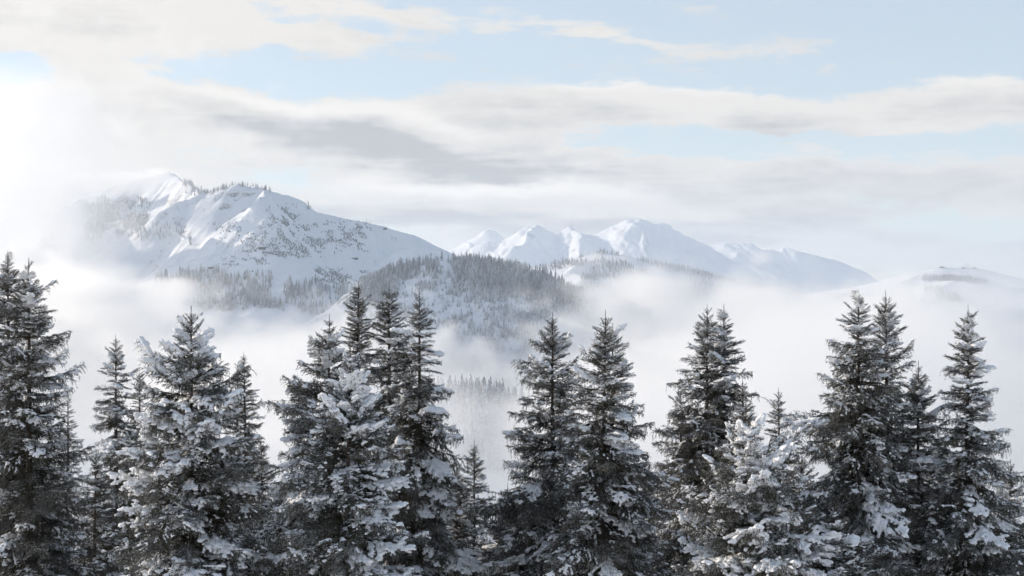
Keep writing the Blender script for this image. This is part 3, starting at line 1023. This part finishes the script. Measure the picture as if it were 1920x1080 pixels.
def bough_twigs(L, r, upright=False):
    """The axis, side shoots and twigs of one spruce bough, as segments p0, p1 with a thickness and a level.
    The bough runs along +X from the trunk, +Z is up."""
    segs = []
    droop = r.uniform(0.14, 0.32) if L > 0.7 else r.uniform(-0.06, 0.05)
    lift = droop * r.uniform(0.35, 0.9)
    sway = r.normal(0, 0.05)
    n = max(4, int(L / 0.09))
    s = np.linspace(0, 1, n + 1)
    ax = np.stack([s * L, sway * L * s ** 2 + 0.015 * L * np.sin(s * 7 + r.uniform(0, 6)), L * (-droop * s ** 1.3 + lift * s ** 3.2)], 1)
    for i in range(n):
        segs.append((ax[i], ax[i + 1], 0.006 + 0.020 * (L / 3.0) * (1 - s[i]), 0))
    step = 0.088 if L > 0.8 else 0.068
    pos = np.arange(max(0.10 * L, 0.06), L * 0.985, step)
    for q in pos:
        u = q / L
        i = min(int(u * n), n - 1); f = u * n - i
        p = ax[i] * (1 - f) + ax[i + 1] * f
        t = unit(ax[i + 1] - ax[i])
        env = min(1.0, u / 0.22) * (1.0 if u < 0.85 else 1.0)
        for side in (-1, 1):
            if r.uniform() < 0.08: continue
            l2 = min(0.62 * (L - q) + 0.09, 0.30 * L + 0.10) * env * r.uniform(0.6, 1.15)
            if l2 < 0.05: continue
            ang = R(r.uniform(42, 62)) * side
            pend = r.uniform(0.15, 0.75) if L > 0.9 else r.uniform(-0.15, 0.25)       # side shoots hang
            d = np.array([t[0] * math.cos(ang) - t[1] * math.sin(ang), t[0] * math.sin(ang) + t[1] * math.cos(ang), t[2] * 0.6 - pend * 0.35 + r.normal(0.05, 0.30 if L > 0.8 else 0.14)])
            d = unit(d)
            m = max(2, int(l2 / 0.095))
            pp = p
            for k in range(m):
                dd = unit(d + np.array([0, 0, -pend * 0.9 * (k / m)]) + r.normal(0, 0.07, 3))
                p2 = pp + dd * (l2 / m)
                segs.append((pp, p2, 0.004, 1))
                if (k > 0 or m < 3) and L > 0.3:
                    for sd in (-1, 1):
                        if r.uniform() < 0.2: continue
                        l3 = min(0.17, 0.55 * l2 * (1 - k / m) + 0.05) * r.uniform(0.6, 1.2)
                        an3 = R(r.uniform(35, 60)) * sd
                        e = np.array([dd[0] * math.cos(an3) - dd[1] * math.sin(an3), dd[0] * math.sin(an3) + dd[1] * math.cos(an3), dd[2] - r.uniform(0.0, 0.5) * pend + r.normal(0, 0.22)])
                        segs.append((pp, pp + unit(e) * l3, 0.003, 2))
                pp = p2
    # twigs that hang straight down under the axis and the side shoots
    if L > 0.9:
        side_shoots = [q for q in segs if q[3] == 1]
        for _ in range(int(L * L * 26)):
            q0, q1, _t, _l = side_shoots[r.integers(len(side_shoots))]
            p = q0 + (q1 - q0) * r.uniform(0, 1)
            ln = r.uniform(0.10, 0.34) * min(1.0, L / 1.8)
            mid = p + np.array([r.normal(0.02, 0.03), r.normal(0, 0.03), -ln * 0.5])
            segs.append((p, mid, 0.003, 2))
            segs.append((mid, mid + np.array([r.normal(0.0, 0.03), r.normal(0, 0.03), -ln * 0.5]), 0.003, 2))
    return segs, ax


def needles_mesh(segs, r, frost, per_m=105, length=0.034, width=0.017, reach=None):
    p0 = np.array([s[0] for s in segs]); p1 = np.array([s[1] for s in segs]); lv = np.array([s[3] for s in segs]); th = np.array([s[2] for s in segs])
    # needle tufts
    ln = np.linalg.norm(p1 - p0, axis=1)
    cnt = np.maximum(2, (ln * per_m * np.where(lv == 0, 0.7, 1.0)).astype(int))
    idx = np.repeat(np.arange(len(ln)), cnt)
    t = r.uniform(0, 1.08, len(idx))[:, None]
    base = p0[idx] * (1 - t) + p1[idx] * t
    d = unit(p1[idx] - p0[idx])
    rv = unit(r.normal(0, 1, (len(idx), 3)))
    rad = unit(rv - d * (rv * d).sum(1, keepdims=True))
    nd = unit(rad * 0.85 + d * 0.65)
    lg = length * r.uniform(0.7, 1.25, len(idx))[:, None]
    sd = unit(np.cross(nd, r.normal(0, 1, (len(idx), 3)))) * width * 0.5
    a, b, c = base - sd, base + sd, base + nd * lg
    v = np.stack([a, b, c], 1).reshape(-1, 3)
    f = np.arange(len(v)).reshape(-1, 3)
    up = np.clip(rad[:, 2] * 0.8 + 0.25, 0, 1)
    patch = 0.5 + 0.5 * fbm(base[:, 0] * 3.1 + r.uniform(0, 50), base[:, 1] * 3.1, base[:, 2] * 3.1, 3, 5)
    fr = np.clip(frost * up * (0.35 + 1.3 * patch) * r.uniform(0.4, 1.3, len(idx)), 0, 1)
    if reach: fr = np.clip(fr * (0.08 + 1.32 * sstep(np.linalg.norm(base, axis=1) / reach, 0.30, 0.80)), 0, 1)      # the sheltered inner part stays green
    frost_v = np.stack([fr * 0.6, fr * 0.6, fr * 1.1], 1).ravel()
    tip_v = np.repeat(np.where(lv[idx] == 2, 0.25, 0.45) * t[:, 0] * r.uniform(0, 1, len(idx)), 3)
    # woody shoots
    k = np.where(lv <= 1)[0]
    q0, q1, w = p0[k], p1[k], th[k][:, None]
    dd = unit(q1 - q0)
    n1 = unit(np.cross(dd, np.array([0.1, 0.2, 1.0]))); n2 = np.cross(dd, n1)
    ring = [n1 * w, (-0.5 * n1 + 0.866 * n2) * w, (-0.5 * n1 - 0.866 * n2) * w]
    V6 = np.stack([q0 + x for x in ring] + [q1 + x * 0.85 for x in ring], 1).reshape(-1, 3)
    o = len(v) + np.arange(len(k))[:, None] * 6
    quad = np.concatenate([np.concatenate([o + i, o + (i + 1) % 3, o + 3 + (i + 1) % 3], 1) for i in range(3)] + [np.concatenate([o + i, o + 3 + (i + 1) % 3, o + 3 + i], 1) for i in range(3)])
    verts = np.concatenate([v, V6]); faces = np.concatenate([f, quad])
    z = np.zeros(len(V6))
    mi = np.concatenate([np.zeros(len(f), int), np.ones(len(quad), int)])
    return verts, faces, np.concatenate([frost_v, z]), np.concatenate([tip_v, z]), mi


ICO_V, ICO_F = None, None


def ico():
    global ICO_V, ICO_F
    import bmesh
    bm = bmesh.new(); bmesh.ops.create_icosphere(bm, subdivisions=2, radius=1.0)
    ICO_V = np.array([v.co[:] for v in bm.verts]); ICO_F = np.array([[v.index for v in f.verts] for f in bm.faces]); bm.free()


ico()
remesh_host = bpy.data.objects.new('remesh_host', bpy.data.meshes.new('remesh_host'))
col.objects.link(remesh_host)
rm = remesh_host.modifiers.new('remesh', 'REMESH'); rm.mode = 'VOXEL'; rm.use_smooth_shade = True


def snow_mesh(segs, L, r, amount):
    """Snow lying on the bough: lumps on the upper side of the shoots, melted into one another by a voxel remesh."""
    cs, rs = [], []
    ox = r.uniform(0, 90)
    mids = np.array([(q[0] + q[1]) / 2 for q in segs])
    fq = 4.6 if amount < 0.5 else 2.6
    sz = 0.80 if amount < 0.5 else 1.12
    nzs = fbm(mids[:, 0] * fq + ox, mids[:, 1] * fq, None, 3, 77) + r.normal(0, 0.09, len(mids))
    for (p0, p1, th, lv), nz in zip(segs, nzs):
        d = p1 - p0; l = math.hypot(*d[:2])
        if lv == 2 and l < 0.035: continue
        if d[2] < -0.7 * np.linalg.norm(d): continue
        over = nz + amount - 0.16 * (1 - min(1.0, math.hypot(*p1[:2]) / (0.5 * L)))
        if over < 0.42: continue
        fat = 0.55 + 0.75 * np.clip((over - 0.42) * 2.2, 0, 1)
        for f in ((0.3, 0.75) if l > 0.07 else (0.6,)):
            q = p0 + d * f
            w = sz * (0.025 if lv == 2 else 0.031 if lv == 1 else 0.040) * r.uniform(0.7, 1.3) * fat
            yaw = math.atan2(d[1], d[0])
            cs.append((q[0], q[1], q[2] + w * 0.42, yaw)); rs.append((w * 1.55, w, w * r.uniform(0.65, 0.95)))
            if amount > 0.4 and lv <= 1 and over > 0.55 and np.linalg.norm(p1) < L * 0.8 and r.uniform() < 0.16:
                w2 = w * r.uniform(1.3, 2.0)
                cs.append((q[0], q[1], q[2] + w * 0.6, yaw)); rs.append((w2 * 1.25, w2, w2 * 0.66))
    if not cs: return None
    cs = np.array(cs); rs = np.array(rs)
    v = ICO_V[None] * rs[:, None, :]
    c, s_ = np.cos(cs[:, 3])[:, None], np.sin(cs[:, 3])[:, None]
    w = np.stack([v[..., 0] * c - v[..., 1] * s_, v[..., 0] * s_ + v[..., 1] * c, v[..., 2]], -1) + cs[:, None, :3]
    f = (ICO_F[None] + np.arange(len(cs))[:, None, None] * len(ICO_V)).reshape(-1, 3)
    tmp = mesh_from('snow', w.reshape(-1, 3), f)
    old = remesh_host.data
    remesh_host.data = tmp
    rm.voxel_size = 0.014 if L < 1.2 else 0.0165 if L < 2 else 0.019
    dg = bpy.context.evaluated_depsgraph_get()
    m = bpy.data.meshes.new_from_object(remesh_host.evaluated_get(dg), depsgraph=dg)
    remesh_host.data = old
    bpy.data.meshes.remove(tmp)
    m.name = 'snow'
    m.materials.clear(); m.materials.append(M_snow)
    m.polygons.foreach_set('use_smooth', np.ones(len(m.polygons), bool))
    return m


LENGTHS = [0.22, 0.42, 0.7, 1.1, 1.6, 2.2, 2.9]
NVAR = 4
AMOUNTS = (0.22, 0.37, 0.66)          # snow on the bough: thin, middling, heavy
BOUGH = {}          # (length index, variant) -> needles alone, [snow alone x3], [needles with snow x3]
tri_total = 0


def joined(v, f, fr, tp, mi, sm):
    """Needles and snow of one bough in one mesh, for the trees that stand further back."""
    sm.calc_loop_triangles()
    sv = np.empty(len(sm.vertices) * 3, np.float32); sm.vertices.foreach_get('co', sv); sv = sv.reshape(-1, 3)
    sf = np.empty(len(sm.loop_triangles) * 3, np.int32); sm.loop_triangles.foreach_get('vertices', sf); sf = sf.reshape(-1, 3)
    z = np.zeros(len(sv))
    m = mesh_from('branch', np.concatenate([v, sv]), np.concatenate([f, sf + len(v)]), [M_needles, M_bark, M_snow], False,
                  {'frost': np.concatenate([fr, z]), 'tip': np.concatenate([tp, z])}, np.concatenate([mi, np.full(len(sf), 2)]))
    m.polygons.foreach_set('use_smooth', np.concatenate([np.zeros(len(f), bool), np.ones(len(sf), bool)]))
    return m


for li, L in enumerate(LENGTHS):
    for va in range(NVAR):
        r = np.random.default_rng(1000 + li * 10 + va)
        segs, ax = bough_twigs(L, r)
        v, f, fr, tp, mi = needles_mesh(segs, r, 0.52, length=0.034 if L > 0.8 else 0.027, width=0.017 if L > 0.8 else 0.013, reach=L)
        nm = mesh_from('branch', v, f, [M_needles, M_bark], False, {'frost': fr, 'tip': tp}, mi)
        snows = [snow_mesh(segs, L, r, a) if L > 0.3 else None for a in AMOUNTS]
        both = [joined(v, f, fr, tp, mi, x) if x is not None else nm for k, x in enumerate(snows)]
        BOUGH[li, va] = (nm, snows, both)
        tri_total += len(f) * 3 + sum(len(x.polygons) * 3 for x in snows if x)


def leader_mesh(seed):
    """The spike at the tip of the tree with its ring of upright candles."""
    r = np.random.default_rng(seed)
    segs = []
    p = np.zeros(3)
    for k in range(9):
        q = np.array([0.075 * (k + 1), r.normal(0, 0.004), r.normal(0, 0.004)])
        segs.append((p, q, 0.011 - 0.0008 * k, 1)); p = q
    for h, n, l in ((0.04, 4, 0.22), (0.22, 3, 0.15), (0.44, 3, 0.09)):
        a0 = r.uniform(0, 6.28)
        for i in range(n):
            a = a0 + 6.283 * i / n + r.normal(0, 0.3)
            rad = np.array([0, math.cos(a), math.sin(a)])
            p = np.array([h, 0, 0]); ll = l * r.uniform(0.7, 1.2)
            for k in range(3):
                q = p + (rad * (0.80 - 0.2 * k) + np.array([0.55 + 0.25 * k, 0, 0])) * ll / 3
                segs.append((p, q, 0.006, 1)); p = q
    v, f, fr, tp, mi = needles_mesh(segs, r, 0.25, 80, 0.020, 0.011)
    return mesh_from('leader', v, f, [M_needles, M_bark], False, {'frost': fr, 'tip': np.clip(tp * 1.8, 0, 1)}, mi)


LEADERS = [leader_mesh(900 + i) for i in range(4)]
bpy.data.objects.remove(remesh_host)
print('boughs', tri_total, round(time.time() - T0, 1))


def trunk_mesh(H, r0, r, bend, up_from):
    n = 26; k = 9
    s = np.linspace(0, 1, n)
    vs = []
    for u in s:
        rad = r0 * (1 - u) ** 0.85 + 0.006
        z = -0.6 + (H + 0.6) * u
        for i in range(k):
            a = 2 * math.pi * i / k
            q = rad * (1 + 0.10 * math.sin(a * 3 + u * 9))
            vs.append((bend[0] * u * u + q * math.cos(a), bend[1] * u * u + q * math.sin(a), z))
    f = []
    for j in range(n - 1):
        for i in range(k):
            f.append((j * k + i, j * k + (i + 1) % k, (j + 1) * k + (i + 1) % k, (j + 1) * k + i))
    return mesh_from('trunk', vs, f, [M_bark], True)


N_BRANCH = 0


def spruce(px, top, d, r150, r400, label, heavy=0.3, cover=0.8, seed=0, near=True, gaps=0.0, lean=0.0, spread=1.0, bare=None):
    """A spruce given by where its tip stands in the view, its distance, and the half-width of its crown 150 and 400 px below the tip."""
    global N_BRANCH
    r = np.random.default_rng(5000 + seed)
    X, Y, Zt = P(px, top, d)
    Zg = float(h_ground(np.array([X]), np.array([d]))[0])
    H = Zt - Zg
    m = d / F                                     # metres per pixel
    t1, t2, w1, w2 = 150 * m, 400 * m, r150 * m * 1.0, r400 * m * 1.04
    p = math.log(w2 / w1) / math.log(t2 / t1)
    tilt = r.normal(0, R(6)); spread = spread * r.uniform(0.88, 1.12); lean = lean + r.normal(0, 0.12)
    t = thing('spruce', (X, Y, Zg), label, 'spruce', 'snowy spruces in front')
    bend = np.array([lean, r.normal(0, 0.15)])
    link(bpy.data.objects.new('trunk', trunk_mesh(H, 0.010 * H + 0.02, r, bend, 0)), t)
    visible = (1090 - top) * m

    def add(z, azi, pitch, L):
        global N_BRANCH
        li = int(np.argmin([abs(math.log(L / q)) for q in LENGTHS])); va = int(r.integers(NVAR))
        nm, snows, both = BOUGH[li, va]
        depth = H - z
        k = None
        if depth > 0.5 and r.uniform() < cover * 0.92: k = 2 if r.uniform() < heavy and 0.9 < depth < visible * 0.97 else int(r.integers(2))
        off = bend * (z / H) ** 2
        o = link(bpy.data.objects.new('branch', nm if near or k is None else both[k]), t)
        o.location = (off[0], off[1], z)
        sc = L / LENGTHS[li]
        o.scale = (sc, sc * r.uniform(0.85, 1.1), sc * r.uniform(0.9, 1.1))
        o.rotation_euler = (r.normal(0, 0.16), -pitch, azi)
        N_BRANCH += 1
        if near and k is not None and snows[k] is not None:
            link(bpy.data.objects.new('snow', snows[k]), o)['kind'] = 'stuff'
            N_BRANCH += 1

    lo = link(bpy.data.objects.new('leader', LEADERS[seed % 4]), t)
    lo.location = (bend[0], bend[1], H - 0.90); lo.scale = (1.36, 0.9, 0.9); lo.rotation_euler = (r.uniform(0, 6), R(-90), 0)
    z = 0.42
    a0 = r.uniform(0, 6.28)
    while z < H * 0.93:
        seen = z < visible + 0.4
        gap_z = (0.12 + 0.031 * min(z, 7.0) if seen else 1.2) * spread * r.uniform(0.8, 1.2) * (1.25 if d > 55 else 1.0)
        L0 = max(0.12, min(w1 * (z / t1) ** p, 0.0 + 0.27 * z + 0.13 * z * z))
        n = 4 if z < 1.0 else 5 if z < 4.0 else 6
        if not seen: n = 4
        a0 += 2.4
        for i in range(n):
            az_ = a0 + 2 * math.pi * i / n + r.normal(0, 0.25)
            zz = z + r.uniform(-0.5, 0.5) * min(gap_z, 0.5)
            g_ = gaps
            if bare and bare[0] < zz < bare[1]: g_ = bare[2]
            if r.uniform() < g_: continue
            L = L0 * r.uniform(0.60, 1.12)
            if r.uniform() < 0.13: L *= 1.36
            pitch = R(40) * math.exp(-zz / 0.8) + R(30) * math.exp(-zz / 2.4) - R(16) * sstep(zz, 1.2, 6.0) + tilt * sstep(zz, 0.5, 2.0) + r.normal(0, 0.15)
            add(H - zz, az_, float(pitch), min(L / max(math.cos(pitch), 0.5), 4.2))
        z += gap_z
    return t


# tip x, tip y, distance, half-widths, label, share of heavy snow, share of boughs with snow
SPRUCES = [
    (20, 469, 48.0, 62, 112, 'tall dark spruce cut by the left edge, with the highest tip of all', 0.12, 0.75, True),
    (57, 483, 45.5, 56, 104, 'tall spruce second from the left edge, its bare trunk showing midway', 0.15, 0.8, True),
    (217, 626, 60.0, 48, 98, 'slim spruce standing free between the tall left pair and the broad snowy spruce', 0.1, 0.85, True),
    (262, 692, 76.0, 42, 95, 'small spruce tip peeping out just left of the broad snowy spruce', 0.0, 0.7, False),
    (128, 727, 80.0, 34, 85, 'thin sparse spruce behind the right side of the tall left pair', 0.0, 0.6, False),
    (362, 573, 39.0, 82, 168, 'broad spruce thickly laden with snow clumps, in front on the left side', 0.55, 0.95, True),
    (437, 677, 70.0, 36, 88, 'thin back spruce right behind the broad snowy spruce, left of its dark twin', 0.0, 0.7, False),
    (471, 660, 62.0, 42, 92, 'dark slim back spruce in the gap between the two broad snowy spruces', 0.05, 0.7, False),
    (609, 590, 43.0, 92, 150, 'snowy spruce with a dark knobbly tip, leftmost of the crowded centre group', 0.4, 0.92, True),
    (641, 650, 37.5, 82, 158, 'very broad snow-laden spruce at the front of the crowded centre group', 0.6, 0.95, True),
    (660, 527, 50.0, 46, 100, 'dark narrow spruce tip rising above the snowy centre spruces', 0.08, 0.6, True),
    (730, 530, 49.0, 52, 98, 'dark dense spruce in the centre group, left of the broad-skirted one', 0.05, 0.65, True),
    (787, 542, 46.0, 54, 118, 'dark broad-skirted spruce at the right end of the centre group', 0.15, 0.75, True),
    (888, 825, 60.0, 50, 110, 'short back spruce in the misty gap right of the centre group', 0.0, 0.75, False),
    (1033, 586, 46.0, 60, 140, 'dark spruce with long reaching left boughs, just left of the grey dusted spruce', 0.15, 0.85, True),
    (1120, 582, 40.5, 64, 122, 'grey dusted dense spruce with a long bare spike, right of the long-boughed spruce', 0.16, 0.95, True),
    (1141, 606, 42.5, 52, 100, 'second spruce tip close against the right side of the grey dusted spruce', 0.12, 0.95, True),
    (1272, 726, 50.0, 56, 88, 'lower dark spruce with open trunk and gaps, left foot of the double-tipped pair', 0.1, 0.8, False),
    (1323, 572, 48.0, 62, 115, 'left spruce of the double-tipped pair right of the centre', 0.1, 0.85, True),
    (1357, 570, 48.4, 52, 96, 'right spruce of the double-tipped pair right of the centre', 0.12, 0.85, True),
    (1402, 706, 46.0, 40, 100, 'slim snowy tip just behind the blunt snowy spruce', 0.1, 0.8, False),
    (1388, 752, 37.5, 92, 158, 'blunt-topped snow-laden spruce in front of the double-tipped pair', 0.55, 1.05, True),
    (1467, 727, 62.0, 46, 98, 'slim dark back spruce alone in the bright gap right of the blunt snowy spruce', 0.05, 0.75, False),
    (1614, 542, 45.0, 72, 140, 'tall spruce with long left boughs, left one of the trio on the right side', 0.12, 0.85, True),
    (1669, 545, 46.5, 44, 104, 'tall slender spruce, middle one of the trio on the right side', 0.12, 0.85, True),
    (1717, 675, 46.0, 58, 112, 'lower spruce, right one of the trio on the right side', 0.15, 0.85, True),
    (1811, 572, 45.0, 50, 118, 'tall slender spruce standing alone near the right edge of the picture', 0.12, 0.85, True),
    (168, 842, 56.0, 58, 112, 'low dark spruce filling the gap right of the tall left pair', 0.05, 0.8, False),
    (505, 822, 54.0, 56, 112, 'low spruce wedged between the two broad snowy spruces at the bottom', 0.05, 0.85, False),
    (858, 868, 52.0, 60, 118, 'low spruce against the right foot of the broad-skirted dark spruce', 0.1, 0.85, False),
    (940, 905, 50.0, 62, 118, 'low spruce under the long left boughs of the long-boughed spruce', 0.1, 0.85, False),
    (1218, 862, 52.0, 58, 112, 'low spruce filling the gap right of the grey dusted spruce', 0.1, 0.8, False),
    (1500, 850, 50.0, 56, 112, 'low spruce left of the trio, below the slim lone back spruce', 0.1, 0.85, False),
    (1765, 800, 52.0, 54, 112, 'low spruce between the right side trio and the lone right spruce', 0.1, 0.85, False),
    (1885, 862, 47.0, 60, 118, 'low spruce at the right edge, at the foot of the lone slender one', 0.1, 0.85, False),
    (1560, 925, 38.0, 92, 150, 'low snowy spruce at the bottom edge, below the trio on the right side', 0.5, 0.95, False),
]
for i, (px, top, d, r1, r4, label, hv_, cov, near) in enumerate(SPRUCES):
    spruce(px, top, d, r1, r4, label, hv_, cov, i, hv_ >= 0.3 and near, bare=(2.2, 6.5, 0.6) if i == 17 else None, gaps=0.14 if i in (4, 6) else 0.04 + 0.02 * (i % 4))
print('spruces', N_BRANCH, round(time.time() - T0, 1))
